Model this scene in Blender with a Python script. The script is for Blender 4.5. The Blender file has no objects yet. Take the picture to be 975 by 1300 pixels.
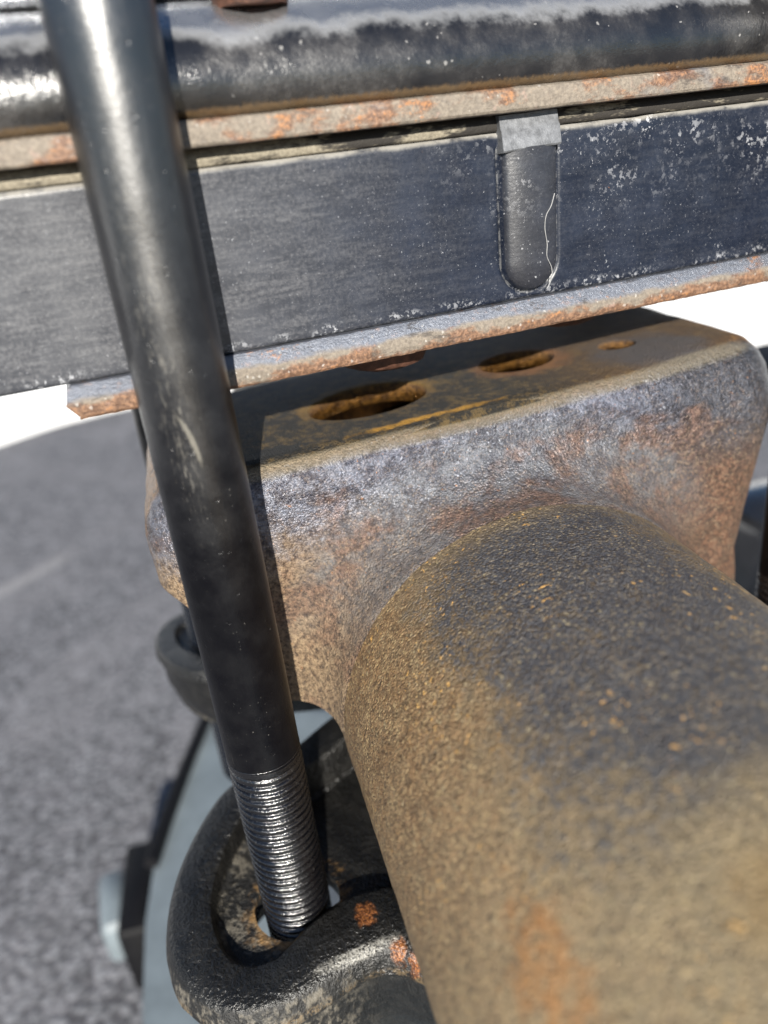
import bpy, bmesh, math, random
from mathutils import Vector, Matrix, noise as mn

random.seed(7)
sc = bpy.context.scene
GZ = 0.48                      # camera height above the asphalt, metres
# ---------------------------------------------------------------- camera
cam = bpy.data.cameras.new('camera'); camo = bpy.data.objects.new('camera', cam)
sc.collection.objects.link(camo); sc.camera = camo
Xc = Vector((0.9291, -0.3539, -0.1071)); Yd = Vector((-0.2419, -0.3626, -0.9000)); Zf = Vector((0.2797, 0.8621, -0.4225))
camo.matrix_world = Matrix(((Xc.x, -Yd.x, -Zf.x, 0), (Xc.y, -Yd.y, -Zf.y, 0), (Xc.z, -Yd.z, -Zf.z, GZ), (0, 0, 0, 1)))
cam.sensor_fit = 'VERTICAL'; cam.sensor_height = 36; cam.lens = 36*1000/1300
cam.clip_start = 0.004; cam.clip_end = 500
cam.dof.use_dof = True; cam.dof.focus_distance = 0.162; cam.dof.aperture_fstop = 9.0
# ---------------------------------------------------------------- light
LIGHT = Vector((0.27, 1.0, -0.465)).normalized()       # the way sunlight travels
EL = math.asin(-LIGHT.z)
wd = bpy.data.worlds.new('World'); sc.world = wd; wd.use_nodes = True
wn = wd.node_tree; wn.nodes.clear()
sky = wn.nodes.new('ShaderNodeTexSky'); sky.sky_type = 'NISHITA'; sky.sun_disc = False
sky.sun_elevation = EL; sky.sun_rotation = math.atan2(-LIGHT.x, -LIGHT.y)
bgn = wn.nodes.new('ShaderNodeBackground'); bgn.inputs[1].default_value = 0.055
sky.ozone_density = 4.0; sky.dust_density = 0.4
wo = wn.nodes.new('ShaderNodeOutputWorld')
wn.links.new(sky.outputs[0], bgn.inputs[0]); wn.links.new(bgn.outputs[0], wo.inputs[0])
sl = bpy.data.lights.new('sun', 'SUN'); sl.energy = 5.0; sl.angle = math.radians(0.5); sl.color = (1.0, 0.95, 0.86)
so = bpy.data.objects.new('sun', sl); sc.collection.objects.link(so)
so.rotation_euler = LIGHT.to_track_quat('-Z', 'Y').to_euler(); so.location = (-1, -3, 2)
sc.view_settings.view_transform = 'Standard'; sc.view_settings.look = 'None'
sc.view_settings.gamma = 1; sc.view_settings.exposure = 1.0
sc.render.resolution_x = 768; sc.render.resolution_y = 1024

# ---------------------------------------------------------------- material helpers
class M:
    """tiny node builder; positions are in millimetres from the eye point"""
    def __init__(s, name):
        s.mat = bpy.data.materials.new(name); s.mat.use_nodes = True
        s.t = s.mat.node_tree; s.n = s.t.nodes; s.b = s.n['Principled BSDF']
        g = s.n.new('ShaderNodeNewGeometry')
        a = s.n.new('ShaderNodeVectorMath'); a.operation = 'SUBTRACT'; a.inputs[1].default_value = (0, 0, GZ)
        m = s.n.new('ShaderNodeVectorMath'); m.operation = 'SCALE'; m.inputs['Scale'].default_value = 1000
        s.l(g.outputs['Position'], a.inputs[0]); s.l(a.outputs[0], m.inputs[0]); s.p = m.outputs[0]
        s.geo = g
        x = s.n.new('ShaderNodeSeparateXYZ'); s.l(s.p, x.inputs[0]); s.x, s.y, s.z = x.outputs
    def l(s, a, b): s.t.links.new(a, b)
    def put(s, v, sock):
        if hasattr(v, 'default_value') or hasattr(v, 'links'): s.l(v, sock)
        else: sock.default_value = v
    def ma(s, op, a, b=0.0, c=0.0, clamp=False):
        n = s.n.new('ShaderNodeMath'); n.operation = op; n.use_clamp = clamp
        for i, v in enumerate((a, b, c)): s.put(v, n.inputs[i])
        return n.outputs[0]
    def add(s, a, b): return s.ma('ADD', a, b)
    def mul(s, a, b): return s.ma('MULTIPLY', a, b)
    def sub(s, a, b): return s.ma('SUBTRACT', a, b)
    def stretch(s, v):
        n = s.n.new('ShaderNodeVectorMath'); n.operation = 'MULTIPLY'; s.l(s.p, n.inputs[0]); n.inputs[1].default_value = v
        return n.outputs[0]
    def noise(s, size, detail=4, rough=.55, vec=None, off=0.0, dist=0.0):
        n = s.n.new('ShaderNodeTexNoise'); n.noise_dimensions = '4D'
        s.l(vec or s.p, n.inputs['Vector']); n.inputs['W'].default_value = off
        n.inputs['Scale'].default_value = 1.0/size; n.inputs['Detail'].default_value = detail
        n.inputs['Roughness'].default_value = rough; n.inputs['Distortion'].default_value = dist
        return n.outputs['Fac']
    def vor(s, size, vec=None, feature='F1', rnd=1.0):
        n = s.n.new('ShaderNodeTexVoronoi'); n.feature = feature
        s.l(vec or s.p, n.inputs['Vector']); n.inputs['Scale'].default_value = 1.0/size; n.inputs['Randomness'].default_value = rnd
        return n.outputs['Distance'], n.outputs.get('Color')
    def ss(s, v, a, b):
        """smooth step from a to b (a may be above b)"""
        n = s.n.new('ShaderNodeMapRange'); n.interpolation_type = 'SMOOTHSTEP'
        s.put(v, n.inputs[0])
        lo, hi, o0, o1 = (a, b, 0., 1.) if a < b else (b, a, 1., 0.)
        n.inputs[1].default_value = lo; n.inputs[2].default_value = hi; n.inputs[3].default_value = o0; n.inputs[4].default_value = o1
        return n.outputs[0]
    def mix(s, f, a, b):
        n = s.n.new('ShaderNodeMix'); n.data_type = 'RGBA'; n.clamp_factor = True
        s.put(f, n.inputs[0])
        for i, v in ((6, a), (7, b)):
            if isinstance(v, tuple): n.inputs[i].default_value = (*v, 1)
            else: s.l(v, n.inputs[i])
        return n.outputs[2]
    def warp(s, size, amp):
        n = s.n.new('ShaderNodeTexNoise'); s.l(s.p, n.inputs['Vector']); n.inputs['Scale'].default_value = 1.0/size; n.inputs['Detail'].default_value = 2
        v = s.n.new('ShaderNodeVectorMath'); v.operation = 'SUBTRACT'; s.l(n.outputs['Color'], v.inputs[0]); v.inputs[1].default_value = (.5, .5, .5)
        k = s.n.new('ShaderNodeVectorMath'); k.operation = 'SCALE'; s.l(v.outputs[0], k.inputs[0]); k.inputs['Scale'].default_value = amp
        q = s.n.new('ShaderNodeVectorMath'); q.operation = 'ADD'; s.l(s.p, q.inputs[0]); s.l(k.outputs[0], q.inputs[1])
        return q.outputs[0]
    def specks(s, size, radius, keep, off=0.0, vec=None):
        """mask of scattered ragged specks: one per voronoi cell, a share `keep` of them kept, mostly small"""
        d, col = s.vor(size, vec or s.warp(size*.35, size*.55))
        sp = s.n.new('ShaderNodeSeparateColor'); s.l(col, sp.inputs[0])
        pick = s.ma('LESS_THAN', sp.outputs[0], keep)
        r = s.mul(s.ma('POWER', sp.outputs[1], 2.2), radius)
        return s.mul(pick, s.ss(s.sub(d, r), 0.05, -0.03))
    def grain(s, size, amp=.5):
        """random value per sand-like grain"""
        d, col = s.vor(size, s.warp(size*.8, size*amp)); sp = s.n.new('ShaderNodeSeparateColor'); s.l(col, sp.inputs[0])
        return sp.outputs[0], d
    def blob(s, cx, cy, cz, rx, ry, rz, edge=.35, ns=4, na=.8):
        """soft stain with a ragged edge round a place"""
        t = None
        for c, v, r in ((s.x, cx, rx), (s.y, cy, ry), (s.z, cz, rz)):
            if r is None: continue
            q = s.ma('POWER', s.ma('ABSOLUTE', s.mul(s.sub(c, v), 1.0/r)), 2.0)
            t = q if t is None else s.add(t, q)
        t = s.add(s.ma('SQRT', t), s.mul(s.sub(s.noise(ns, 4, .6, off=cx), .5), na*2))
        return s.ss(t, 1+edge, 1-edge)
    def finish(s, col, rough=.6, bump=None, metallic=0.0, bstr=.5, bdist=.0003, spec=.5, coat=0.0, ior=1.5):
        b = s.b; b.inputs['IOR'].default_value = ior
        if isinstance(col, tuple): b.inputs['Base Color'].default_value = (*col, 1)
        else: s.l(col, b.inputs['Base Color'])
        s.put(rough, b.inputs['Roughness']); s.put(metallic, b.inputs['Metallic']); s.put(spec, b.inputs['Specular IOR Level'])
        if coat: s.put(coat, b.inputs['Coat Weight']); b.inputs['Coat Roughness'].default_value = .25
        if bump is not None:
            n = s.n.new('ShaderNodeBump'); n.inputs['Strength'].default_value = bstr; n.inputs['Distance'].default_value = bdist
            s.l(bump, n.inputs['Height']); s.l(n.outputs[0], b.inputs['Normal'])
        return s.mat

# ---------------------------------------------------------------- materials
def mat_tube():
    m = M('rusty_axle_tube')
    g = m.noise(1.7, 5, .8); g2 = m.noise(4.5, 5, .75); g3 = m.noise(24, 4, .6); gf, gd = m.grain(.50)
    c = m.mix(m.ss(g, .36, .64), (.10, .056, .024), (.34, .205, .095))
    c = m.mix(m.mul(m.ss(g2, .40, .62), .4), c, (.27, .20, .11))
    c = m.mix(m.mul(m.ss(g3, .42, .66), .3), c, (.16, .085, .036))
    c = m.mix(m.mul(m.ss(m.y, 100, 40), .6), c, (.37, .285, .165))
    # olive-grey old coating worn on the upper side, blue-grey where thickest
    up = m.add(m.mul(m.add(m.z, 83.0), .075), m.mul(m.sub(g3, .5), 1.8))
    up = m.add(up, m.add(m.mul(m.sub(g2, .5), 1.8), m.mul(m.sub(g, .5), 1.5)))
    c = m.mix(m.mul(m.ss(up, -.7, .4), .42), c, (.18, .16, .10))
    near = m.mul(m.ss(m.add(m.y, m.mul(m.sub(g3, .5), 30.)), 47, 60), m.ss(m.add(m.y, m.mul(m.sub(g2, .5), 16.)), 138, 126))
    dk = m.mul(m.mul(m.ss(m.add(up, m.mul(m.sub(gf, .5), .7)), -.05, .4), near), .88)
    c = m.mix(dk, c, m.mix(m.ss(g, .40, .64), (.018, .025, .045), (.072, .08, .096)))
    c = m.mix(m.mul(m.mul(m.ss(gf, .70, 1.0), .6), m.sub(1.0, m.mul(dk, .65))), c, (.50, .37, .19))
    c = m.mix(m.mul(m.ss(gf, .36, .0), .62), c, (.042, .026, .014))
    lt = m.specks(1.1, .42, .35)
    c = m.mix(m.mul(lt, .5), c, (.45, .37, .22))
    warm = m.mul(m.ss(m.noise(1.2, 3, .6, off=41.), .61, .66), m.ma('MAXIMUM', m.ss(m.noise(13, 3, .6, off=3.), .52, .60), m.blob(40, 104, -88, 8, 17, 8, .5, 5, .8)))
    c = m.mix(m.mul(warm, .9), c, (.70, .40, .12))
    big = m.specks(9, .11, .12)
    c = m.mix(m.mul(big, .6), c, (.60, .40, .14))
    st = m.blob(31.0, 55, -91.5, 4.2, 7.5, 6.0, .5, 4, 2.4)
    c = m.mix(m.mul(m.mul(st, m.ss(g, .30, .62)), .75), c, (.40, .17, .04))
    st2 = m.blob(55, 40, -76, 8, 7, 8, .5, 6, .6)
    c = m.mix(m.mul(st2, .5), c, (.30, .18, .055))
    h = m.add(m.mul(g, .8), m.sub(m.mul(gf, .35), m.mul(gd, .45)))
    h = m.add(h, m.mul(lt, .4))
    return m.finish(c, m.add(.36, m.mul(g2, .3)), h, bstr=1.0, bdist=.0010, spec=.6)

def mat_perch():
    m = M('rusty_perch_steel')
    # follow the perch's own slight turn and tilt on the tube
    m.y = m.add(m.y, m.mul(m.sub(m.x, 78.), .1064)); m.z = m.sub(m.z, m.mul(m.sub(m.x, 78.), .06))
    g = m.noise(1.4, 5, .8); g2 = m.noise(4, 5, .7); g3 = m.noise(18, 4, .6); gf, gd = m.grain(.46)
    c = m.mix(m.ss(g, .38, .62), (.036, .018, .010), (.185, .09, .048))
    c = m.mix(m.mul(m.ss(g2, .45, .60), .55), c, (.10, .062, .036))
    tanx = m.ss(m.add(m.x, m.mul(m.sub(g3, .5), 40.)), 66, 26)
    c = m.mix(m.mul(tanx, m.mul(m.ss(g, .36, .60), .75)), c, (.36, .265, .155))
    # grey mill scale left high on the front face
    zz = m.add(m.z, m.add(m.mul(m.sub(g2, .5), 11.), m.mul(m.sub(g3, .5), 14.)))
    zz = m.add(zz, m.mul(m.sub(g, .5), 8.))
    scale = m.mul(m.ss(zz, -82, -66), m.ss(m.z, -57.0, -59.5))
    c = m.mix(m.mul(scale, .8), c, m.mix(m.ss(m.add(m.mul(g2, .6), m.mul(g, .4)), .42, .58), (.040, .050, .078), (.185, .215, .285)))
    dkr = m.mul(m.mul(m.ss(zz, -92, -74), m.ss(m.x, 100, 132)), .82)
    c = m.mix(dkr, c, m.mix(m.ss(g, .4, .6), (.022, .024, .032), (.075, .08, .095)))
    # grey ground-off arc beside the weld
    ax = m.sub(m.x, 78.); az = m.add(m.z, 121.)
    rr = m.ma('SQRT', m.add(m.mul(ax, ax), m.mul(az, az)))
    rr = m.add(rr, m.mul(m.sub(g2, .5), 9.))
    arc = m.mul(m.mul(m.ss(rr, 66, 58), m.ss(m.z, -104, -80)), m.ss(m.y, 156, 152))
    c = m.mix(m.mul(arc, .72), c, m.mix(m.ss(g2, .4, .62), (.085, .09, .105), (.17, .175, .185)))
    wsp = m.mul(m.ss(m.noise(.75, 4, .7, off=31.), .58, .64), m.mul(m.ss(m.noise(7, 3, .6, off=32.), .42, .6), m.ss(m.add(zz, m.mul(m.x, -.04)), -86, -66)))
    c = m.mix(m.mul(wsp, .75), c, (.46, .48, .54))
    streak = m.mul(m.ss(m.noise(14, 4, .6, vec=m.stretch((.7, 1, 1)), off=33.), .50, .60), m.ss(m.z, -62, -67))
    c = m.mix(m.mul(streak, .6), c, m.mix(m.ss(g, .40, .62), (.05, .024, .013), (.24, .125, .075)))
    c = m.mix(m.mul(m.ss(gf, .70, 1.0), m.sub(.42, m.mul(scale, .25))), c, (.33, .235, .15))
    c = m.mix(m.mul(m.ss(gf, .36, .0), m.sub(.62, m.mul(scale, .25))), c, (.034, .024, .018))
    osp = m.ss(m.noise(.9, 3, .6, off=34.), .66, .71)
    c = m.mix(m.mul(osp, .6), c, (.40, .19, .08))
    # the top: yellow-brown film with dark scale; tan worn fold
    top = m.ss(m.add(m.z, m.mul(m.sub(g, .5), 1.2)), -57.6, -56.8)
    tc = m.mix(m.ss(m.add(g2, m.mul(m.sub(g, .5), .9)), .44, .64), (.011, .009, .006), (.10, .065, .022))
    tc = m.mix(m.mul(m.ss(m.x, 85, 115), .5), tc, (.135, .075, .032))
    bl = m.blob(126, 166, -55, 13, 13, None, .4, 6, .6)
    tc = m.mix(m.mul(bl, .75), tc, (.055, .055, .065))
    rim = m.blob(58, 180, -55, 17.2, 14.5, None, .10, 3, .5)
    tc = m.mix(m.mul(rim, .38), tc, (.36, .20, .03))
    rim2 = m.blob(99, 180, -55, 12, 11, None, .3, 3, .5)
    tc = m.mix(m.mul(rim2, .5), tc, (.27, .105, .025))
    yl = m.blob(64, 157.0, -55, 14, 1.0, None, .6, 3, 1.5)
    tc = m.mix(m.mul(yl, .7), tc, (.50, .26, .03))
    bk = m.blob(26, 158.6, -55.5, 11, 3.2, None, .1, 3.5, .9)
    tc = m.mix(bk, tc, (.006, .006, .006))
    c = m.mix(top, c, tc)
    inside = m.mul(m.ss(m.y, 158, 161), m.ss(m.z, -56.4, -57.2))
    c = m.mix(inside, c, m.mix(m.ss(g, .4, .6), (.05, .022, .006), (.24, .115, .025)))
    fold = m.mul(m.mul(m.ss(m.add(m.z, m.mul(m.sub(g2, .5), 1.6)), -60.0, -58.6), m.ss(m.add(m.z, m.mul(m.sub(g, .5), .8)), -56.7, -57.2)), m.ss(m.y, 160, 157))
    c = m.mix(m.mul(fold, .5), c, (.24, .205, .14))
    h = m.add(m.mul(g, .9), m.sub(m.mul(gf, .3), m.mul(gd, .4))); h = m.mul(m.add(h, m.mul(m.noise(2.2, 3, .6), .6)), m.sub(1.0, m.mul(scale, .55)))
    ro = m.sub(.68, m.mul(scale, .38))
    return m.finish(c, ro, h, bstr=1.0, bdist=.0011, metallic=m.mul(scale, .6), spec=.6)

def mat_weld():
    m = M('dull_weld')
    g = m.noise(.9, 4, .7); g2 = m.noise(5, 4, .6)
    c = m.mix(m.ss(g, .3, .7), (.075, .06, .045), (.20, .165, .12))
    c = m.mix(m.mul(m.ss(g2, .4, .6), m.ss(m.z, -98, -80)), c, (.13, .125, .12))
    c = m.mix(m.mul(m.specks(1.4, .4, .25), .6), c, (.40, .30, .19))
    c = m.mix(m.mul(m.ss(m.z, -84, -100), .6), c, (.20, .135, .07))
    return m.finish(c, .72, m.add(g, m.mul(m.noise(.4, 3), .7)), bstr=.65, bdist=.0005, spec=.4)

def mat_rod(thread=False):
    m = M('black_thread' if thread else 'black_rod')
    g = m.noise(.7, 4, .65); g2 = m.noise(6, 4, .6)
    str_ = m.noise(2.5, 4, .6, vec=m.stretch((1, 1, .12)), off=2.)
    c = m.mix(m.ss(g2, .35, .7), (.002, .002, .003), (.005, .005, .006))
    if thread:
        r = m.add(.10, m.mul(m.ss(g, .35, .7), .22))
        c = m.mix(m.mul(m.ss(g, .58, .7), .35), c, (.06, .056, .052))
        return m.finish(c, r, m.noise(.5, 3, .6), bstr=.6, bdist=.00025, spec=.85, ior=1.6)
    pit = m.specks(1.3, .4, .3)
    scr = m.mul(m.ss(m.noise(1.0, 3, .6, vec=m.stretch((1.6, 1.6, .10)), off=5.), .66, .72), m.ss(m.noise(20, 2, .5, off=1.), .48, .62))
    c = m.mix(m.mul(scr, .5), c, (.13, .12, .105))
    dst = m.mul(m.specks(.6, .24, .25), m.ss(m.noise(9, 3, .6, off=14.), .46, .62))
    c = m.mix(m.mul(dst, .45), c, (.20, .19, .17))
    scuff = m.mul(m.blob(8.2, None or 0, -27, 2.0, None, 24, .6, 3, .8), m.ss(m.noise(.9, 4, .7, vec=m.stretch((1.5, 1.5, .35)), off=51.), .50, .64))
    c = m.mix(m.mul(scuff, .5), c, (.16, .15, .13))
    xs_ = m.x; m.x = m.sub(m.x, m.mul(m.ma('POWER', m.add(m.z, 47.), 2.0), -.022))
    chip = m.blob(10.6, 130.5, -41.8, .42, None, 4.2, .5, 1.5, .7); m.x = xs_
    c = m.mix(m.mul(chip, .35), c, (.30, .28, .23))
    r = m.add(m.add(.27, m.mul(m.ss(g2, .3, .7), .07)), m.mul(m.ss(g, .4, .7), .06))
    h = m.sub(m.add(m.mul(str_, .6), m.mul(g, .3)), m.mul(pit, .4))
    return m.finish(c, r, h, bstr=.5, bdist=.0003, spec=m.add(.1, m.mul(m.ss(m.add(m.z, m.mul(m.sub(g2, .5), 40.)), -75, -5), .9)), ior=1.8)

def mat_block():
    m = M('blue_black_block')
    g = m.noise(.8, 4, .7); g2 = m.noise(9, 5, .65)
    brush = m.noise(1.4, 4, .65, vec=m.stretch((.16, 1, 1.2)))
    c = m.mix(m.ss(g2, .35, .7), (.005, .008, .017), (.012, .017, .031))
    dl = m.ss(m.add(m.x, m.mul(m.sub(g2, .5), 60.)), 78, 5)
    dust = m.mul(m.ss(m.add(m.mul(brush, .45), m.mul(g, .55)), .42, .66), m.add(.08, m.mul(dl, .42)))
    c = m.mix(dust, c, (.19, .19, .20))
    film = m.add(m.mul(m.ss(g2, .35, .75), m.add(.02, m.mul(dl, .30))), m.mul(dl, .22))
    c = m.mix(film, c, (.125, .125, .128))
    right = m.ss(m.x, 40, 95)
    dens = m.ss(m.noise(13, 3, .6, off=4.), .40, .66)
    high = m.ss(m.add(m.z, m.mul(m.sub(g2, .5), 14.)), -20, -4)
    def crust(size, off, lo): return m.ss(m.noise(size, 4, .7, off=off), lo, lo+.045)
    s1 = m.mul(crust(1.3, 21., .545), m.mul(m.mul(dens, high), m.ss(m.x, 55, 105)))
    s2 = m.mul(m.specks(1.5, .24, .3), m.add(.12, m.mul(right, .6)))
    s3 = m.mul(crust(.6, 23., .63), m.mul(m.ss(m.noise(9, 3, .6, off=9.), .48, .66), m.add(.15, m.mul(right, .85))))
    edge = m.mul(crust(1.0, 25., .53), m.mul(m.ss(m.z, -30.5, -32.2), m.ss(m.noise(10, 3, .6, off=6.), .42, .6)))
    wh = m.ma('MAXIMUM', m.ma('MAXIMUM', m.mul(s1, .9), s2), m.ma('MAXIMUM', m.mul(s3, .8), m.mul(edge, .7)))
    c = m.mix(m.mul(wh, .8), c, (.50, .51, .54))
    c = m.mix(m.mul(m.specks(7, .10, .3), .7), c, (.30, .13, .05))
    # rib with warm light put into its colour, and pale top arris
    fine = m.mul(m.ss(m.noise(.5, 3, .6, off=3.), .63, .70), m.add(.15, m.mul(dens, .35)))
    c = m.mix(fine, c, (.42, .43, .46))
    gv = m.ss(m.y, 150.1, 149.5)
    c = m.mix(m.mul(gv, .16), c, (.07, .062, .05))
    lip = m.mul(m.ss(m.y, 150.65, 150.85), m.mul(m.ss(m.noise(1.6, 3, .7, off=11.), .42, .58), m.ss(m.y, 152.2, 151.8)))
    c = m.mix(m.mul(lip, .25), c, (.40, .40, .39))
    tl = m.mul(m.ss(m.add(m.z, m.mul(m.sub(g2, .5), 2.0)), -1.9, -.9), m.ss(m.noise(6, 4, .7, off=8.), .30, .5))
    c = m.mix(m.mul(tl, .6), c, (.36, .34, .30))
    h = m.add(m.mul(g, .5), m.add(m.mul(brush, .4), m.mul(wh, .8)))
    return m.finish(c, m.add(.36, m.mul(wh, .4)), h, bstr=.4, bdist=.0003, spec=m.add(.42, m.mul(gv, .35)))

def mat_strip(name, zlo, zhi, low_rust):
    m = M(name)
    g = m.noise(.8, 5, .75); g2 = m.noise(5, 5, .7, vec=m.stretch((.45, 1, 1))); g3 = m.noise(17, 3, .6)
    c = m.mix(m.ss(g, .32, .68), (.12, .10, .08), (.225, .19, .15))
    t = m.mul(m.sub(m.z, zlo), 1.0/(zhi-zlo))
    blue = m.ss(m.add(t, m.mul(m.sub(g2, .5), .7)), .50, .70) if low_rust else m.mul(m.ss(g3, .5, .65), .7)
    c = m.mix(m.mul(blue, .75), c, (.125, .15, .20))
    rm = m.add(g2, m.mul(m.sub(g3, .5), .8))
    if low_rust: rm = m.add(rm, m.mul(m.sub(.5, t), .5))
    rust = m.mul(m.ss(rm, .46, .60), .85)
    c = m.mix(rust, c, m.mix(m.ss(g, .4, .62), (.09, .04, .02), (.25, .13, .07)))
    c = m.mix(m.mul(m.ss(m.add(g2, m.mul(m.sub(g, .5), .7)), .60, .72), .75), c, (.34, .15, .05))
    c = m.mix(m.mul(m.ss(m.noise(2.4, 4, .7, off=7.), .58, .70), .45), c, (.33, .22, .18))
    c = m.mix(m.mul(m.ss(m.noise(3.5, 5, .75, vec=m.stretch((.4, 1, 1)), off=5.), .56, .66), .7), c, (.04, .032, .028))
    c = m.mix(m.mul(m.specks(1.0, .35, .25), .4), c, (.5, .48, .45))
    h = m.add(m.mul(g, .3 if not low_rust else .5), g2)
    return m.finish(c, m.sub(.62, m.mul(blue, .28)), h, bstr=.9, bdist=.0007, spec=.5, metallic=m.mul(blue, .4))

def mat_shim():
    m = M('tan_shim')
    g = m.noise(.7, 4, .7); g2 = m.noise(6, 5, .75, vec=m.stretch((.25, 1, 1)))
    c = m.mix(m.ss(g, .3, .7), (.13, .112, .08), (.25, .22, .165))
    c = m.mix(m.ss(m.add(g2, m.mul(m.ss(m.x, 20, 70), .10)), .52, .60), c, (.016, .013, .010))
    return m.finish(c, .75, g, bstr=.5, bdist=.0004)

def mat_leaf():
    m = M('dark_leaf_paint')
    g = m.noise(.9, 4, .7); g2 = m.noise(11, 5, .65); g3 = m.noise(3, 4, .7)
    c = m.mix(m.ss(g2, .35, .68), (.008, .008, .009), (.030, .028, .027))
    c = m.mix(m.mul(m.ss(m.add(g2, m.mul(m.sub(g, .5), .7)), .50, .78), .35), c, (.10, .097, .095))
    c = m.mix(m.mul(m.specks(1.2, .3, .25), .5), c, (.35, .34, .33))
    c = m.mix(m.mul(m.ss(m.add(m.z, m.mul(m.sub(g, .5), 2.)), 8.6, 7.6), .6), c, (.16, .10, .045))
    bare = m.mul(m.ss(m.add(m.z, m.add(m.mul(m.sub(g2, .5), 9.), m.mul(m.sub(g3, .5), 2.))), 17.0, 21.5), .9)
    c = m.mix(bare, c, (.58, .59, .61))
    return m.finish(c, m.add(.14, m.mul(m.ss(g2, .35, .7), .22)), m.add(m.mul(g, .4), m.mul(g3, 1.2)), bstr=.4, bdist=.0005, spec=.8, coat=.5, metallic=bare)

def mat_cast():
    m = M('black_casting')
    g = m.noise(1.25, 3, .6, vec=m.stretch((1, 1, .6))); g2 = m.noise(5, 5, .65); g3 = m.noise(.5, 3, .6)
    c = m.mix(m.ss(g2, .35, .7), (.005, .005, .005), (.014, .0135, .0125))
    floor = m.mul(m.ss(m.add(m.z, m.mul(m.sub(g2, .5), 3.)), -161.6, -162.8), m.ss(m.x, 24, 10))
    c = m.mix(m.mul(m.mul(floor, m.ss(m.add(g2, m.mul(m.sub(g, .5), .9)), .46, .66)), .55), c, (.19, .17, .135))
    ledge = m.mul(m.mul(m.ss(m.z, -165.0, -166.6), m.ss(m.z, -171.5, -169.5)), m.ss(m.add(g2, m.mul(m.sub(g3, .5), .6)), .50, .60))
    c = m.mix(m.mul(m.mul(ledge, m.ss(m.y, 132, 122)), .6), c, (.15, .105, .055))
    for (a, b, cz, rx, ry) in ((24.5, 124.5, -160, 2.3, 2.7), (28.5, 114.5, -161.5, 1.8, 2.0), (31.0, 111, -163, 1.5, 1.5)):
        bb = m.blob(a, b, cz, rx, ry, 4.5, .35, 1.6, 1.1)
        c = m.mix(m.mul(bb, .9), c, m.mix(m.ss(g3, .4, .6), (.07, .022, .010), (.30, .115, .035)))
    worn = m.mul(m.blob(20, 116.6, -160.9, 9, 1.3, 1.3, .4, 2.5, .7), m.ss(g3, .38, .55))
    c = m.mix(m.mul(worn, .7), c, (.34, .33, .30))  # worn silver rim edge, its highlight put into the colour
    hr = m.blob(11, 138, -164, 12.5, 12.5, 3.0, .12, 3, .4)
    c = m.mix(m.mul(m.mul(hr, m.ss(g2, .40, .6)), .8), c, (.30, .17, .06))
    return m.finish(c, m.add(.32, m.mul(floor, .3)), m.add(m.mul(g, 1.0), m.mul(g3, .35)), bstr=.85, bdist=.0009, spec=.6)

def mat_simple(name, col, rough=.5, spec=.5, metallic=0.0, var=.25, size=8, bump=.0002, coat=0.0):
    m = M(name)
    g = m.noise(size, 5, .65)
    a = tuple(v*(1-var) for v in col); b = tuple(min(1, v*(1+var)) for v in col)
    return m.finish(m.mix(m.ss(g, .3, .7), a, b), m.add(rough, m.mul(m.sub(g, .5), .2)), m.noise(size*.2, 3), bstr=.4, bdist=bump, spec=spec, metallic=metallic, coat=coat)

def mat_asphalt():
    m = M('worn_asphalt')
    d, col = m.vor(5.5); sp = m.n.new('ShaderNodeSeparateColor'); m.l(col, sp.inputs[0])
    g = m.noise(5, 4, .7); g2 = m.noise(160, 4, .6); g3 = m.noise(30, 4, .65)
    c = m.mix(sp.outputs[0], (.085, .088, .096), (.25, .255, .275))
    c = m.mix(m.ss(d, .35, .75), c, (.05, .049, .056))
    c = m.mix(m.mul(m.ss(g, .5, .7), .6), c, (.29, .285, .30))
    c = m.mix(m.mul(m.ss(g3, .45, .7), .45), c, (.23, .226, .245))
    c = m.mix(m.mul(m.ss(g2, .42, .65), .35), c, (.22, .217, .23))
    # a pale scuff
    sx = m.sub(m.x, -240.); sy = m.sub(m.y, 1010.)
    dd = m.ma('ABSOLUTE', m.sub(m.mul(sy, .80), m.mul(sx, .60)))
    sc_ = m.mul(m.ss(m.add(dd, m.mul(m.sub(g3, .5), 20.)), 18, 5), m.ss(m.ma('ABSOLUTE', m.sub(m.x, -230.)), 130, 90))
    c = m.mix(m.mul(sc_, .5), c, (.34, .33, .33))
    h = m.add(m.mul(m.ss(d, .8, .1), 1.0), m.mul(g, .5))
    return m.finish(c, .85, h, bstr=.6, bdist=.0012, spec=.35)

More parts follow.
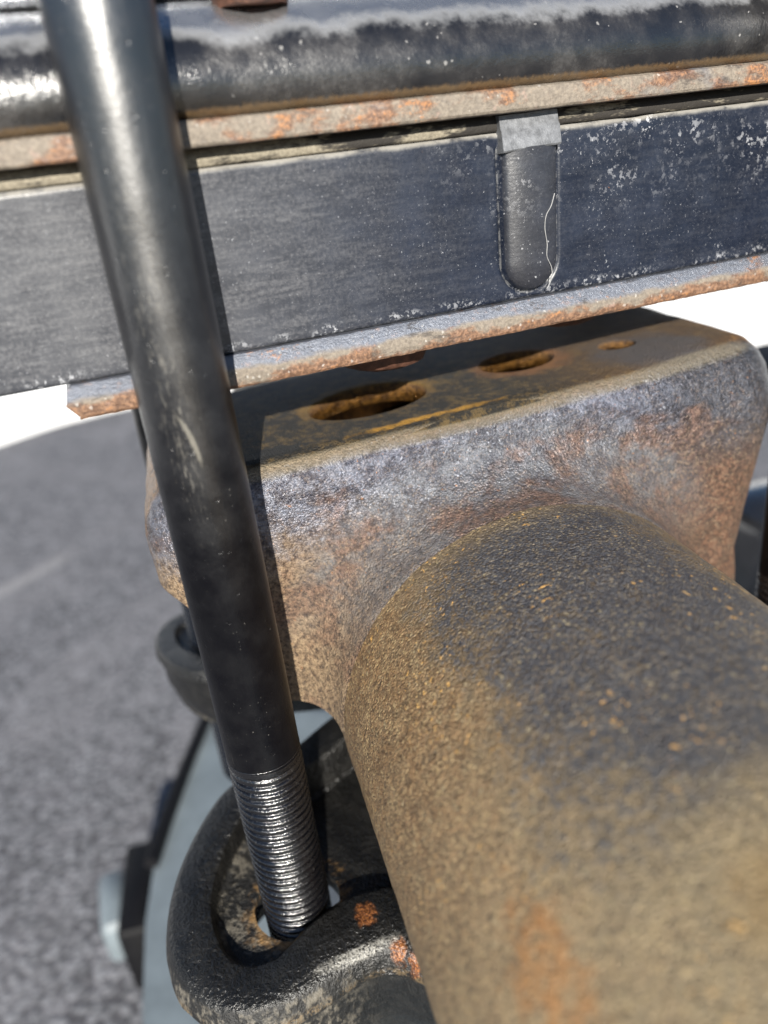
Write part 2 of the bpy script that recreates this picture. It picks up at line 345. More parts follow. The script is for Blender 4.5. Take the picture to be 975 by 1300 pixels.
MT = dict(tube=mat_tube(), perch=mat_perch(), weld=mat_weld(), rod=mat_rod(), thread=mat_rod(True), block=mat_block(),
          strip=mat_strip('rusty_leaf_edge', 2.4, 6.6, False), plate=mat_strip('rusty_plate_edge', -39.6, -33.4, True), shim=mat_shim(),
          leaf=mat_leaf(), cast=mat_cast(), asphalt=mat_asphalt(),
          pale=mat_simple('pale_concrete', (.80, .80, .79), .8, .3, var=.05, size=60, bump=.001),
          jack=mat_simple('pale_blue_grey_paint', (.155, .185, .205), .42, .5, var=.15, size=22),
          rubber=mat_simple('black_rubber', (.004, .004, .005), .6, .2),
          tab=mat_simple('dull_silver_metal', (.155, .16, .17), .45, .5, metallic=.3, var=.3, size=1.6, bump=.0002),
          fibre=mat_simple('pale_fibre', (.26, .26, .26), .5, .4, size=2),
          gloss=mat_simple('glossy_black', (.012, .013, .016), .16, .8, coat=.5),
          nut=mat_simple('zinc_nut', (.25, .24, .22), .4, .5, metallic=.7),
          rustpin=mat_simple('rusty_pin', (.07, .03, .018), .7, .4, var=.5, size=2, bump=.0005),
          brown=mat_simple('rusty_bracket', (.17, .105, .045), .75, .3, var=.5, size=2, bump=.0005))

# ---------------------------------------------------------------- object helpers
def W(p): return Vector((p[0]/1000, p[1]/1000, p[2]/1000 + GZ))
def thing(name, label, cat, base, group=None):
    o = bpy.data.objects.new(name, None); sc.collection.objects.link(o)
    o.location = W(base); o.empty_display_size = .02; o['label'] = label; o['category'] = cat
    if group: o['group'] = group
    return o
def link(name, me, mat, parent=None, root=None, smooth=True, sharp=None):
    me.materials.append(mat)
    for p in me.polygons: p.use_smooth = smooth
    if sharp and smooth: me.set_sharp_from_angle(angle=math.radians(sharp))
    o = bpy.data.objects.new(name, me); sc.collection.objects.link(o)
    if parent: o.parent = parent
    return o
def world_loc(p):
    v = Vector((0, 0, 0))
    while p: v += p.location; p = p.parent
    return v
def part(name, verts, faces, mat, parent=None, smooth=True, sharp=38, label=None):
    base = world_loc(parent) if parent else Vector((0, 0, 0))
    me = bpy.data.meshes.new(name)
    me.from_pydata([W(v)-base for v in verts], [], faces)
    bm = bmesh.new(); bm.from_mesh(me); bmesh.ops.recalc_face_normals(bm, faces=bm.faces); bm.to_mesh(me); bm.free()
    o = link(name, me, mat, parent, smooth=smooth, sharp=sharp)
    if label: o['label'] = label
    return o
def jit(p, amp, size, seed=0.0):
    v = mn.noise_vector(Vector((p[0]/size+seed, p[1]/size, p[2]/size)))
    return (p[0]+v.x*amp, p[1]+v.y*amp, p[2]+v.z*amp)
def frange(a, b, step):
    n = max(1, int(round((b-a)/step))); return [a+(b-a)*i/n for i in range(n+1)]
def extrude_x(prof, xs, amp=0.0, size=3.0, seed=0.0, ends=None):
    """closed (Y,z) profile along X; ends = optional function (x,y,z)->point to shape the ends"""
    v, f = [], []; k = len(prof)
    for x in xs:
        for (y, z) in prof:
            p = jit((x, y, z), amp, size, seed) if amp else (x, y, z)
            v.append(ends(p) if ends else p)
    for i in range(len(xs)-1):
        for j in range(k):
            a = i*k+j; b = i*k+(j+1) % k
            f.append((a, b, b+k, a+k))
    f.append(tuple(range(k))); f.append(tuple((len(xs)-1)*k+j for j in range(k)))
    return v, f
def lathe(center, prof, seg=48, axis='z'):
    """prof = (r, h) list, closed with caps where r is 0"""
    v, f = [], []
    for (r, h) in prof:
        for i in range(seg):
            a = 2*math.pi*i/seg; c, s = r*math.cos(a), r*math.sin(a)
            q = {'z': (c, s, h), 'x': (h, c, s), 'y': (c, h, s)}[axis]
            v.append((center[0]+q[0], center[1]+q[1], center[2]+q[2]))
    n = len(prof)
    for j in range(n-1):
        for i in range(seg):
            a = j*seg+i; b = j*seg+(i+1) % seg; f.append((a, b, b+seg, a+seg))
    f.append(tuple(range(seg))); f.append(tuple((n-1)*seg+i for i in range(seg)))
    return v, f
def sweep(path, radius, seg=32):
    v, f = [], []; n = len(path); P = [Vector(p) for p in path]; up = None
    for i in range(n):
        t = (P[min(i+1, n-1)]-P[max(i-1, 0)]).normalized()
        if up is None: up = t.orthogonal().normalized()
        up = (up - t*up.dot(t)).normalized(); s = t.cross(up)
        r = radius[i] if isinstance(radius, list) else radius
        for k in range(seg):
            a = 2*math.pi*k/seg; q = P[i]+up*(r*math.cos(a))+s*(r*math.sin(a)); v.append(tuple(q))
    for i in range(n-1):
        for k in range(seg):
            a = i*seg+k; b = i*seg+(k+1) % seg; f.append((a, b, b+seg, a+seg))
    f.append(tuple(range(seg))); f.append(tuple((n-1)*seg+k for k in range(seg)))
    return v, f
def bevbox(x0, x1, y0, y1, z0, z1, b=1.0):
    """box with chamfered long edges"""
    prof = [(y0+b, z0), (y1-b, z0), (y1, z0+b), (y1, z1-b), (y1-b, z1), (y0+b, z1), (y0, z1-b), (y0, z0+b)]
    inner = [(y+(b if y < (y0+y1)/2 else -b)*.7, z+(b if z < (z0+z1)/2 else -b)*.7) for y, z in prof]
    v = []; f = []
    for x, pr in ((x0, inner), (x0+b, prof), (x1-b, prof), (x1, inner)): v += [(x, y, z) for y, z in pr]
    for i in range(3):
        for j in range(8): a = i*8+j; c = i*8+(j+1) % 8; f.append((a, c, c+8, a+8))
    f.append(tuple(range(8))); f.append(tuple(24+j for j in range(8)))
    return v, f
def catmull(pts, n):
    P = [Vector(p) for p in pts]; out = []
    m = len(P)-1
    for i in range(n):
        t = i/(n-1)*m; k = min(int(t), m-1); u = t-k
        a, b, c, d = P[max(k-1, 0)], P[k], P[k+1], P[min(k+2, m)]
        out.append(.5*((2*b)+(c-a)*u+(2*a-5*b+4*c-d)*u*u+(3*b-a-3*c+d)*u**3))
    return out
def fill_loops(loops):
    """flat fill between an outer loop and hole loops (lists of points)"""
    bm = bmesh.new(); es = []
    for lp in loops:
        vs = [bm.verts.new(p) for p in lp]
        es += [bm.edges.new((vs[i], vs[(i+1) % len(vs)])) for i in range(len(vs))]
    bmesh.ops.triangle_fill(bm, edges=es, use_beauty=True)
    bm.verts.index_update()
    v = [tuple(x.co) for x in bm.verts]; f = [tuple(q.index for q in fc.verts) for fc in bm.faces]
    bm.free(); return v, f

# ---------------------------------------------------------------- setting
G = -GZ*1000
def grid_ground():
    v, f = [], []
    me = bpy.data.meshes.new('asphalt_ground')
    R_ = 60.0; n = 64
    me.from_pydata([(0, 0, 0)]+[(R_*math.cos(2*math.pi*i/n), R_*math.sin(2*math.pi*i/n), 0) for i in range(n)], [], [(0, i+1, (i+1) % n+1) for i in range(n)])
    o = link('asphalt_ground', me, MT['asphalt']); o['kind'] = 'structure'; o['label'] = 'worn grey asphalt with fine stones'
grid_ground()
def driveway():
    edge = catmull([(-30, -4, 0), (-8, -.6, 0), (-2.2, 1.05, 0), (-.9, 1.50, 0), (-.38, 1.66, 0), (-.1, 1.80, 0), (.15, 1.78, 0), (.5, 1.45, 0), (1.0, 1.02, 0), (2.0, .7, 0), (6, .2, 0), (30, -3, 0)], 120)
    v, f = [], []
    rows = [0, .03, .3, 1, 3, 8, 20, 50]
    for r in rows:
        for p in edge:
            z = .004 + (.0 if r == 0 else .02) + .23*min(r, 12)
            v.append((p.x, p.y+r, z))
    n = len(edge)
    for j in range(len(rows)-1):
        for i in range(n-1): a = j*n+i; f.append((a, a+1, a+1+n, a+n))
    me = bpy.data.meshes.new('concrete_driveway'); me.from_pydata(v, [], f)
    o = link('concrete_driveway', me, MT['pale']); o['kind'] = 'structure'; o['label'] = 'sunlit white concrete rising beyond the asphalt'
driveway()

# ---------------------------------------------------------------- leaf spring
YF, YB = 150.4, 225.0
ls = thing('leaf_spring', 'dark glossy leaf spring with a rusty lower edge, resting on the blue-black block', 'leaf spring', (77, 187, -.6))
xs = frange(-260, -30, 20)[:-1]+frange(-30, 190, 2.2)+frange(190, 860, 30)[1:]
def mirror_prof(front):  # mirror the front half to the back
    return front+[(374.0-y, z) for y, z in reversed(front)]
v, f = extrude_x(mirror_prof([(156, 6.75), (149.4, 6.9), (148.3, 8.0), (147.7, 10.5), (147.8, 13.5), (149.0, 17.0), (151.4, 20.4), (155.0, 23.2), (160, 25.2), (167, 26)]), xs, .22, 9)
part('upper_leaf', v, f, MT['leaf'], ls, sharp=None)
v, f = extrude_x(mirror_prof([(158, 2.45), (147.2, 2.45), (146.75, 2.6), (146.5, 3.0), (146.5, 4.4), (146.65, 5.9), (146.9, 6.4), (147.6, 6.75), (158, 6.7)]), xs, .10, 2.5, 3.)
part('lower_leaf', v, f, MT['strip'], ls, sharp=28, label='rust stained thin lower leaf')
v, f = extrude_x(mirror_prof([(158, -.58), (150.7, -.58), (150.4, -.2), (150.6, 1.0), (151.0, 2.42), (158, 2.42)]), xs, .12, 4, 7.)
part('shim', v, f, MT['shim'], ls, sharp=None, label='tan shim with dark grime')
v, f = extrude_x(mirror_prof([(164, 26.02), (161, 26.6), (160, 28.5), (161, 32), (164, 33.6)]), xs, .2, 9, 5.)
part('top_leaf', v, f, MT['leaf'], ls, sharp=None)
v, f = lathe((38, 157, 24.0), [(6.2, -.6), (6.6, 1.5), (6.0, 4.2), (4.2, 5.6), (2.2, 6.1)], 24)
part('clip_rivet', [jit(p, .5, 2.2) for p in v], f, MT['rustpin'], ls)

# ---------------------------------------------------------------- lift block
bl = thing('lift_block', 'blue-black spacer block with an upright round-ended rib and white speckles', 'block', (77, 187, -33.2))
def block_mesh():
    X0, X1, Z0, Z1 = -46.0, 204.0, -33.2, -.62
    xs = frange(X0, 76, 2.5)+frange(76.35, 97, .35)+frange(98.5, X1, 2.5)
    zs = [Z0, Z0+.25, Z0+.7]+frange(Z0+1.2, -22, .4)+frange(-21, Z1-1.2, 1.0)+[Z1-.6, Z1-.2, Z1]
    def dep(x, z):
        cx = 87.2+.008*(z+15); hw = 6.5
        d = math.hypot(x-cx, min(0, z+25.2)) if z < -25.2 else abs(x-cx)
        moat = .75*math.exp(-((d-hw)/.45)**2)
        if d >= hw or z > -3.6: return moat if z < -3.6 else 0
        return -2.6*math.sqrt(max(0, 1-(d/hw)**2))+moat
    v, f = [], []; nz = len(zs)
    for x in xs:
        for z in zs:
            e = 0
            for q in (z-Z0, Z1-z): 
                if q < .7: e += .9*(1-q/.7)**2
            y = YF+dep(x, z)+e+.10*mn.noise(Vector((x/9, z/9, 0)))
            if abs(x-112.5) < 4 and z > Z1-2.2:                       # a nick in the top arris
                y += 1.2*max(0, 1-abs(x-112.5)/4)*max(0, (z-Z1+2.2)/2.2)
            v.append((x, y, z))
    n = len(xs)
    for i in range(n-1):
        for j in range(nz-1):
            a = i*nz+j; f.append((a, a+nz, a+nz+1, a+1))
    # back and closing faces
    b0 = len(v)
    for x in xs: v += [(x, YB, Z0), (x, YB, Z1)]
    for i in range(n-1):
        a = b0+2*i; f.append((a, a+1, a+3, a+2))
        f.append((i*nz, a, a+2, (i+1)*nz)); f.append((i*nz+nz-1, (i+1)*nz+nz-1, a+3, a+1))
    f.append(tuple(range(nz))+(b0+1, b0)); L = (n-1)*nz
    f.append(tuple(L+j for j in range(nz))+(b0+2*(n-1)+1, b0+2*(n-1)))
    return v, f
v, f = block_mesh(); part('block_body', v, f, MT['block'], bl, sharp=50)
v, f = [], []
for i, x in enumerate(frange(80.8, 93.7, 1.6)):
    for (y, z) in ((150.2, 2.3), (149.6, 2.2), (149.2, 0.0), (148.7, -.6), (148.0, -3.9), (148.2, -4.2), (150.9, -4.3), (150.9, 2.3)):
        v.append(jit((x, y, z+(x-86)*.02), .16, 3.5, 2.))
k = 8; nn = len(v)//k
for i in range(nn-1):
    for j in range(k): a = i*k+j; b = i*k+(j+1) % k; f.append((a, b, b+k, a+k))
f.append(tuple(range(k))); f.append(tuple((nn-1)*k+j for j in range(k)))
part('metal_tab', v, f, MT['tab'], bl, label='small square of dull silver metal above the rib')

def rib_y(x): return 150.4-2.6*math.sqrt(max(0, 1-((x-87.2)/6.5)**2))-.12
fib = sweep(catmull([(x, rib_y(x), z) for x, z in ((92.3, -13.0), (91.2, -15.2), (89.8, -16.9), (89.4, -19.3), (89.9, -22.4), (89.8, -24.9), (91.0, -27.3), (91.0, -29.4), (89.7, -31.4))], 50), .085, 8)
hb = thing('loose_fibre', 'thin pale curled fibre stuck to the rib of the block', 'fibre', (89.4, 149, -32))
part('strand', fib[0], fib[1], MT['fibre'], hb)

# ---------------------------------------------------------------- base plate under the block
bp = thing('base_plate', 'flat rusty plate under the block, its ragged end showing beside the rod', 'plate', (77, 187, -39.6))
def plate_end(p):
    x, y, z = p
    if x < -6.0:
        lowcut = max(0, (-36.6-z)/3.0)*2.0+max(0, (z+34.6))*1.2
        x = max(x, -8.6+lowcut+.4*math.sin(z*2.1))
    return (x, y, z)
v, f = extrude_x(mirror_prof([(160, -39.55), (148.9, -39.5), (148.3, -39.3), (147.95, -38.8), (147.8, -37.6), (147.9, -36.3), (148.1, -35.9), (149.2, -33.7), (149.6, -33.3), (160, -33.25)]), frange(-9, 195, .9), .16, 1.7, 1., plate_end)
part('plate_body', v, f, MT['plate'], bp, sharp=26)
for (px, py, r) in ((58, 166, 10), (108, 172, 9.5)):
    v, f = lathe((px, py, -39.4), [(r, .0), (r, -3.2), (r*.9, -4.8), (r*.6, -5.8), (r*.2, -6.1)], 32)
    part('pin_head', [jit(p, .4, 3) for p in v], f, MT['rustpin'], bp)

# ---------------------------------------------------------------- axle: tube, perch, weld
AX = lambda y: (78.17+.1064*(y-150), -120.97+.0072*(y-150))
RT = 47.4
ax = thing('axle', 'rust brown axle tube carrying a box-shaped spring perch with holes in its top', 'axle', (73, 100, -168.5))
v, f = [], []
ys = frange(-420, -20, 20)[:-1]+frange(-20, 156, 2.0)+frange(170, 620, 25); S = 128
for y in ys:
    cx, cz = AX(y)
    for k in range(S):
        a = 2*math.pi*k/S
        p = Vector((cx+RT*math.sin(a), y, cz+RT*math.cos(a)))
        d = .18*mn.noise(p/9)+.10*mn.noise(p/3)
        v.append((cx+(RT+d)*math.sin(a), y, cz+(RT+d)*math.cos(a)))
for i in range(len(ys)-1):
    for k in range(S):
        a = i*S+k; b = i*S+(k+1) % S; f.append((a, b, b+S, a+S))
f.append(tuple(range(S))); f.append(tuple((len(ys)-1)*S+k for k in range(S)))
part('axle_tube', v, f, MT['tube'], ax, sharp=60)

YAW, ROLL = .1064, .060
def pw(u, v_, h):
    """perch's own frame (along the spring, back from its face, up from the tube centre) to place"""
    x = u-ROLL*h; z = h+ROLL*u
    return (78.17+x+YAW*v_, 150.0+v_-YAW*x, -120.97+z)
def perch():
    X0, X1, Y0, Y1, ZT = -78.0, 81.5, 0.0, 72.0, 64.6
    r = 16.0
    def outline():
        pts = []
        for (sx, sy, r, a0) in ((1, 0, 16, -90), (1, 1, 16, 0), (0, 1, 16, 90), (0, 0, 12, 180)):
            cx = X1-r if sx else X0+r; cy = Y1-r if sy else Y0+r
            n = 12
            for i in range(n+1):
                a = math.radians(a0+90*i/n); pts.append((cx+r*math.cos(a), cy+r*math.sin(a)))
        out = []
        for i, p in enumerate(pts):
            q = pts[(i+1) % len(pts)]; L = math.hypot(q[0]-p[0], q[1]-p[1]); n = max(1, int(L/2.5))
            for k in range(n): out.append((p[0]+(q[0]-p[0])*k/n, p[1]+(q[1]-p[1])*k/n))
        return out
    ref = outline(); N = len(ref)
    prof = [(5.4, 0), (3.9, -.2), (2.5, -.75), (1.35, -1.7), (.55, -3.0), (.12, -4.6), (0, -6.2)]
    def zbot(x):
        if x < -72: return 40-5*((x+79)/7)**2
        if x < -55: return 35-(x+72)/17*29.5
        if x < -45: return 5.5-(x+55)/10*3.5
        if x < 50: return 0
        return 0-.3*(x-50)
    def inset(ins, z):
        out = []
        for (x, y) in ref:
            r_ = 12.0 if x < 0 and y < 30 else r
            cx = min(max(x, X0+r_), X1-r_); cy = min(max(y, Y0+r_), Y1-r_)
            t = max(0, min(1, (x-30)/45)); t = max(t, min(1, max(0, (-58-x)/18)))
            k_ = 1.3+1.1*t*t*(3-2*t)
            i_ = min(ins*k_, r_-1.0)
            dz = (z-ZT)*k_*1.15 if z > ZT-6.3 else z-ZT
            out.append((cx+(x-cx)*(r_-i_)/r_, cy+(y-cy)*(r_-i_)/r_, ZT+dz if ins or z > ZT-6.3 else z))
        return out
    rings = [inset(i, ZT+d) for i, d in prof]
    nrow = 26
    for j in range(1, nrow+1):
        t = j/nrow; rg = []
        for (x, y, _) in inset(0, 0):
            z0 = rings[6][len(rg)][2]; z = z0+(zbot(x)-z0)*t; xx = x
            if x > 55: xx = x-max(0, 44-z)*.25*min(1, (x-55)/16)
            rg.append((xx, y, z))
        rings.append(rg)
    v, f = [], []
    for rg in rings:
        for p in rg: v.append(jit(p, .3, 9, 4.))
    for j in range(len(rings)-1):
        for i in range(N):
            a = j*N+i; b = j*N+(i+1) % N; f.append((a, b, b+N, a+N))
    top = v[:N]
    def hole(wx, wy, rx, ry, n=40):
        v_ = wy-150+YAW*(wx-78); u = wx-78.17-YAW*v_+ROLL*ZT
        return [(u+rx*math.cos(2*math.pi*k/n), v_+ry*math.sin(2*math.pi*k/n), ZT) for k in range(n)]
    holes = [hole(58, 181, 15.5, 12.5), hole(99, 179, 10, 9), hole(123.5, 170, 5, 4.4, 24)]
    tv, tf = fill_loops([top]+holes)
    o = len(v); v += tv; f += [tuple(o+i for i in q) for q in tf]
    for h, d in zip(holes, (5.0, 4.5, 2.5)):
        o = len(v); n = len(h); cx = sum(p[0] for p in h)/n; cy = sum(p[1] for p in h)/n
        for (sc_, dz) in ((1, 0), (.975, -.3), (.95, -1.0), (.94, -d)):
            v += [(cx+(p[0]-cx)*sc_, cy+(p[1]-cy)*sc_, p[2]+dz) for p in h]
        for j in range(3):
            for i in range(n): a = o+j*n+i; b = o+j*n+(i+1) % n; f.append((a, b, b+n, a+n))
    bm = bmesh.new(); base = world_loc(ax)
    vs = [bm.verts.new(W(pw(*p))-base) for p in v]
    for q in f:
        try: bm.faces.new([vs[i] for i in q])
        except ValueError: pass
    bmesh.ops.remove_doubles(bm, verts=bm.verts, dist=1e-6)
    bmesh.ops.recalc_face_normals(bm, faces=bm.faces)
    me = bpy.data.meshes.new('spring_perch'); bm.to_mesh(me); bm.free()
    ob = link('spring_perch', me, MT['perch'], ax, sharp=50)
    sd = ob.modifiers.new('thickness', 'SOLIDIFY'); sd.thickness = .0035; sd.offset = -1
    return ob
pch = perch(); pch['label'] = 'boxy spring perch, grey above and rust brown below'
# weld fillet between tube and perch
v, f = [], []; S = 160
prof = [(133.0, -.4), (134.4, .15)]+[(134.4+15.4*math.sin(q), .15+13-13*math.cos(q)) for q in [math.pi/2*i/10 for i in range(1, 10)]]+[(149.8, 13.0), (150.1, 16), (151.2, 18.5)]
for (y, e) in prof:
    cx, cz = AX(y)
    for k in range(S):
        a = 2*math.pi*k/S; rr = RT+e
        p = Vector((cx+rr*math.sin(a), y, cz+rr*math.cos(a))); q = mn.noise(p/7)*.3+mn.noise(p/2.5)*.12
        lowfade = 1.0 if math.cos(a) > -.1 else max(0.2, 1+1.5*(math.cos(a)+.1))
        rr = RT+(e+q*(1 if e > .2 else 0))*(lowfade if e > 0 else 1)
        v.append((cx+rr*math.sin(a), y-YAW*rr*math.sin(a), cz+rr*math.cos(a)))
for i in range(len(prof)-1):
    for k in range(S): a = i*S+k; b = i*S+(k+1) % S; f.append((a, b, b+S, a+S))
# keep only the part above the skirt's lower edge
f = [q for q in f if max(v[i][2] for i in q) > -118.0]
part('weld_fillet', v, f, MT['perch'], pch, sharp=None)
v, f = bevbox(40, 66, 62, 96, -186, -162, 3)
part('line_bracket', [jit(p, .8, 8) for p in v], f, MT['brown'], ax, label='small rusty bracket under the tube')

# ---------------------------------------------------------------- U-bolts
def u_bolt(x, label, y0=138.0, y1=236.0, rr=8.0):
    t = thing('u_bolt', label, 'u-bolt', (x, y0, -205), 'u-bolts round the spring')
    path = []; Rb = 20.0; zt = 22.0
    path += [(x, y0, z) for z in frange(-116, zt, 6)]
    path += [(x, y0+Rb-Rb*math.cos(a), zt+Rb*math.sin(a)) for a in [math.pi/2*i/10 for i in range(1, 11)]]
    path += [(x, y, zt+Rb) for y in frange(y0+Rb+8, y1-Rb-8, 8)]
    path += [(x, y1-Rb+Rb*math.sin(a), zt+Rb*math.cos(a)) for a in [math.pi/2*i/10 for i in range(0, 11)]]
    path += [(x, y1, z) for z in reversed(frange(-116, zt-6, 6))]
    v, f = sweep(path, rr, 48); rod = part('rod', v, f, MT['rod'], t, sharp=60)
    for yy in (y0, y1):
        v, f = [], []; S = 72; pitch = 2.0; zs = frange(-115.2, -205, .2)
        zs = [-115.2-.2*i for i in range(int((205-115.2)/.2)+1)]
        for z in zs:
            fade = min(1, (-115.2-z)/4.0); tip = min(1, (z+205)/3.0+.001)
            for k in range(S):
                a = 2*math.pi*k/S
                ph = ((z/pitch)+k/S) % 1.0
                tri = 1-abs(2*ph-1)                       # 0 root .. 1 crest
                h = min(1, tri*1.9)**.8
                w_ = mn.noise(Vector((x+math.cos(a)*2, yy+math.sin(a)*2, z/2)))*.08
                r = rr+.05-.88*(1-h)*fade+w_-(1-tip)*1.2
                v.append((x+r*math.cos(a), yy+r*math.sin(a), z))
        for i in range(len(zs)-1):
            for k in range(S): a = i*S+k; b = i*S+(k+1) % S; f.append((a, b, b+S, a+S))
        f.append(tuple(range(S))); f.append(tuple((len(zs)-1)*S+k for k in range(S)))
        part('thread', v, f, MT['thread'], t, sharp=None, label='shiny oiled screw thread')
    return t
u_bolt(11.0, 'long black u-bolt crossing the block and perch, its oiled thread in the cast socket')
u_bolt(157.0, 'black u-bolt beyond the end of the perch, mostly hidden behind it')

# ---------------------------------------------------------------- anchor plate (casting below the axle)
ap = thing('anchor_plate', 'black cast clamp plate under the axle with raised rims round the u-bolt ends', 'clamp plate', (77, 187, -186))
def socket(tf, rust=False):
    outer = [(66, 103, -164), (50, 104.5, -164), (40, 107, -163.5), (33, 111, -162), (27, 115.5, -160.3), (19, 116.4, -160), (10, 115.0, -160.5), (1, 114.2, -161), (-7, 116.0, -161), (-13.5, 121, -160.6), (-17.6, 129, -160), (-18.8, 139, -159.5),
             (-16.8, 149, -159), (-12.2, 159, -158), (-5, 168.5, -156.5), (3, 175, -155), (13, 178.5, -154.5), (24, 180.5, -153.5), (33, 184.5, -152.5), (42, 188, -153), (55, 189, -155), (66, 189, -158)]
    P = catmull(outer, 130); n = len(P)
    v, f = [], []
    #  offset inwards, drop below the rim crest (None = absolute floor height)
    def sect(i):
        wd_ = 1.0
        s = i/(n-1)
        front = max(0, 1-abs(s-.22)/.22)      # front run
        q = P[i]; wd_ = 1.0
        if q.y < 125 and q.x > 4: wd_ = 1+.55*min(1, (q.x-4)/20)
        return [(4.0, -203, 'abs'), (.5, -186, 'abs'), (.6, -9.4, 'rel'), (-1.4, -8.4, 'rel'), (-2.2, -6.8, 'rel'), (-1.8, -5.0, 'rel'), (-1.0, -2.2, 'rel'), (-.3, -.9, 'rel'), (.9, -.2, 'rel'), (4.6*wd_, .1, 'rel'),
                (8.9*wd_, .0, 'rel'), (9.6*wd_, -.25, 'rel'), (9.95*wd_, -1.0, 'rel'), (10.3*wd_, -2.2, 'rel'), (10.8*wd_, -163.2, 'abs'), (11.8*wd_, -163.8, 'abs')]
    K = len(sect(0))
    for i in range(n):
        t = (P[min(i+1, n-1)]-P[max(i-1, 0)]); t.z = 0; t.normalize()
        nrm = Vector((t.y, -t.x, 0))          # inward: path runs clockwise from the front right
        for (o, d, kd) in sect(i):
            q = P[i]+nrm*o
            z = d if kd == 'abs' else P[i].z+d
            p = Vector((q.x, q.y, z)); e = .28*mn.noise(p/3.5)+.5*mn.noise(p/9)
            v.append((q.x+e*.6, q.y+e*.6, z+e*.5))
    for i in range(n-1):
        for j in range(K-1):
            a = i*K+j; f.append((a, a+1, a+1+K, a+K))
    inner = [v[i*K+K-1] for i in range(n)]; inner2 = [(p[0], p[1], -163.8) for p in inner]
    hole = [(11+10.4*math.cos(2*math.pi*k/32), 138+10.4*math.sin(2*math.pi*k/32), -163.8) for k in range(32)]
    tv, tf_ = fill_loops([inner2, hole]); o = len(v); v += tv; f += [tuple(o+i for i in q) for q in tf_]
    o = len(v); v += hole+[(p[0], p[1], -168.5) for p in hole]
    for k in range(32): f.append((o+k, o+(k+1) % 32, o+32+(k+1) % 32, o+32+k))
    bot = [v[i*K+2] for i in range(n)]; hb_ = [(p[0], p[1], -168.5) for p in hole]
    tv, tf_ = fill_loops([[(p[0], p[1], -168.5) for p in bot], hb_]); o = len(v); v += tv; f += [tuple(o+i for i in q) for q in tf_]
    return [tf(p) for p in v], f
# right-front path gives the inward normal to the right of travel; check orientation by sign below
ident = lambda p: p
far = lambda p: (11+(p[0]-11)*(.62 if p[0] < 11 else 1), 238-(p[1]-138)*.74, -143+(p[2]+160)*.50)
mir = lambda p: (157-p[0]+11, p[1], p[2])
mirfar = lambda p: mir(far(p))
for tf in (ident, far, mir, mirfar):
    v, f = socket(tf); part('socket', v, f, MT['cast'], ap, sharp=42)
v, f = bevbox(58, 110, 112, 262, -186, -168.2, 3)
part('saddle', v, f, MT['cast'], ap)

# ---------------------------------------------------------------- shock absorber beyond the perch
sh = thing('shock_absorber', 'glossy black shock absorber beyond the end of the perch', 'shock absorber', (289, 262, -420))
v, f = lathe((289, 262, 0), [(10, -104), (24, -105), (26, -107), (26, -122), (24, -124), (9, -126)], 40); part('top_mount', v, f, MT['rubber'], sh)
v, f = lathe((289, 262, 0), [(8, -124), (8, -190)], 24); part('piston_rod', v, f, MT['nut'], sh)
v, f = lathe((289, 262, 0), [(9, -172), (20, -174), (25, -179), (27, -186), (27, -300), (24, -304), (24, -400), (18, -405)], 48); part('body_tube', v, f, MT['gloss'], sh)
v, f = lathe((289, 262, -420), [(15, -12), (16, -10), (16, 10), (15, 12)], 32, 'x'); part('lower_eye', v, f, MT['rubber'], sh)

# ---------------------------------------------------------------- floor jack on the asphalt
jk = thing('floor_jack', 'pale blue-grey floor jack with a dark edge-shadow strip standing on the asphalt under the axle', 'floor jack', (60, 250, G))
out = [(-60, 150), (-58, 268), (-52, 318), (-43, 358), (-20, 417), (3, 465), (16, 510), (22, 560), (150, 560), (160, 500), (178, 380), (186, 268), (186, 150), (186, -300), (-60, -300)]
v = [(x, y, -350) for x, y in out]+[(x, y, -356) for x, y in out]; n = len(out)
f = [tuple(range(n)), tuple(reversed(range(n, 2*n)))]+[(i, (i+1) % n, n+(i+1) % n, n+i) for i in range(n)]
part('top_deck', v, f, MT['jack'], jk, smooth=False)
for s, xx in ((0, -50), (1, 172)):
    v, f = bevbox(xx, xx+6, -290, 262, -440, -356.2, 1.5); part('side_rail', v, f, MT['jack'], jk)
pts = [(x+1.0, y, -347) for x, y in ((-46, 352), (-35, 380), (-16, 424), (4, 467), (18, 505))]
v, f = sweep(catmull(pts, 30), 4.2, 12); part('shadow_gap_strip', v, f, MT['rubber'], jk, label='dark strip for the shadow gap along the deck edge')  # dark strip standing in for the shadow gap beside the deck
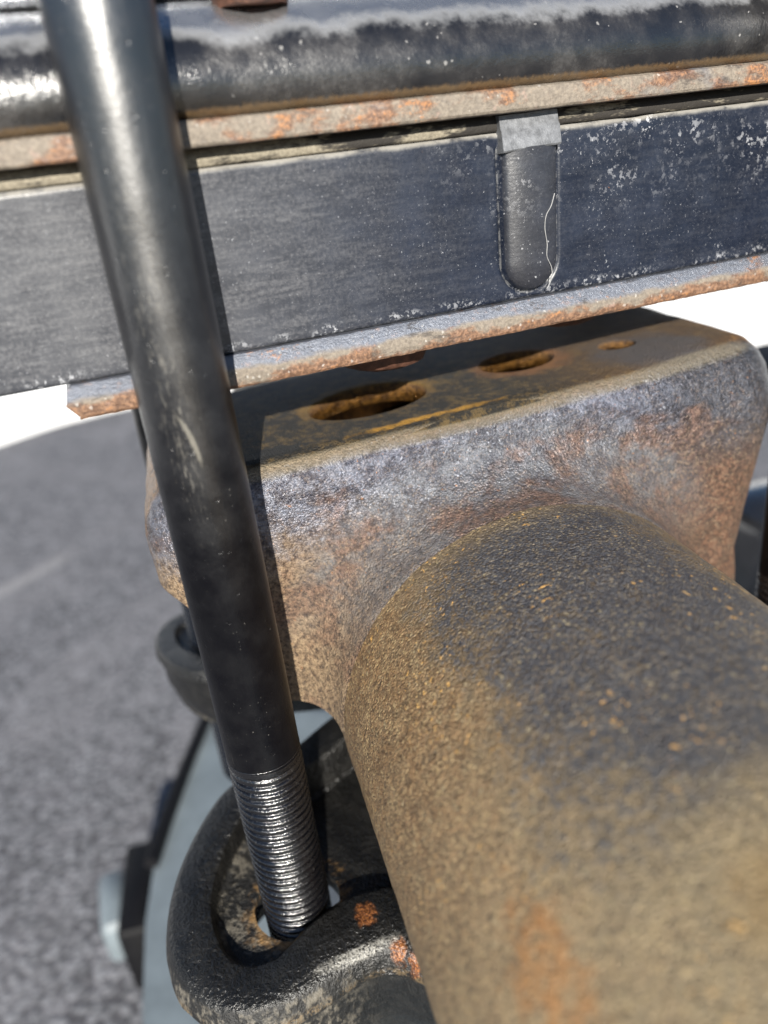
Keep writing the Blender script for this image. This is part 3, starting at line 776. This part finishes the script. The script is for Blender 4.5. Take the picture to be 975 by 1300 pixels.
def wheel(cx, cy, ang):
    prof = [(10, -9), (34, -9), (38, -8), (40, -6), (40, 6), (38, 8), (34, 9), (10, 9)]
    v, f = lathe((0, 0, 0), prof, 48, 'x'); c, s = math.cos(ang), math.sin(ang)
    v = [(cx+p[0]*c-p[1]*s, cy+p[0]*s+p[1]*c, G+40.5+p[2]) for p in v]
    return part('wheel', v, f, MT['rubber'], jk, label='black wheel')
for wx in (44, 96):
    for wy in (400, -240): wheel(wx, wy, 0)
def turned(vf, cx, cy, ang):
    c, s_ = math.cos(ang), math.sin(ang)
    return [(cx+p[0]*c-p[1]*s_, cy+p[0]*s_+p[1]*c, p[2]) for p in vf[0]], vf[1]
for cx, ang in ((-60.5, -.155), (186.5, .155)):
    v, f = turned(bevbox(-11, 9, -28, 40, -446, -396, 1.5), cx, 384, ang)
    part('rubber_bumper', v, f, MT['rubber'], jk, label='black rubber block on the side of the jack')
v, f = bevbox(-87, -70.5, 376, 422, -440, -408, 3); part('side_bracket', v, f, MT['jack'], jk)
v, f = bevbox(196.5, 212, 376, 422, -440, -408, 3); part('side_bracket', v, f, MT['jack'], jk)
for yy in (400, -240):
    v, f = lathe((0, yy, G+40.5), [(7, 0), (8, 1), (8, 139), (7, 140)], 24, 'x'); part('wheel_axle', v, f, MT['nut'], jk)
for x0, x1, p0, p1 in ((-53, 4, -4, 4), (122, 180, 122, 130)):
    v, f = bevbox(x0, x1, 376, 392, -436, -420, 1.5); part('bumper_arm', v, f, MT['jack'], jk)
    v, f = bevbox(p0, p1, 374, 394, -437, -356.3, 1.5); part('bumper_post', v, f, MT['jack'], jk)
# lifting arm and saddle
arm = []
for (y, z, w_, h) in ((500, -400, 46, 36), (380, -352, 44, 36), (240, -290, 40, 34), (120, -232, 34, 30), (60, -208, 28, 24), (20, -204, 24, 20)):
    arm += [(70-w_, y, z-h), (70+w_, y, z-h), (70+w_, y, z), (70-w_, y, z)]
f = [(0, 1, 2, 3), (20, 21, 22, 23)]+[(i*4+j, i*4+(j+1) % 4, (i+1)*4+(j+1) % 4, (i+1)*4+j) for i in range(5) for j in range(4)]
part('lifting_arm', arm, f, MT['jack'], jk, smooth=False)
v, f = lathe((67, 38, 0), [(10, -206), (22, -205), (30, -190), (34, -180), (34, -172), (30, -172), (28, -168.9), (10, -168.9)], 40); part('saddle_cup', v, f, MT['jack'], jk)
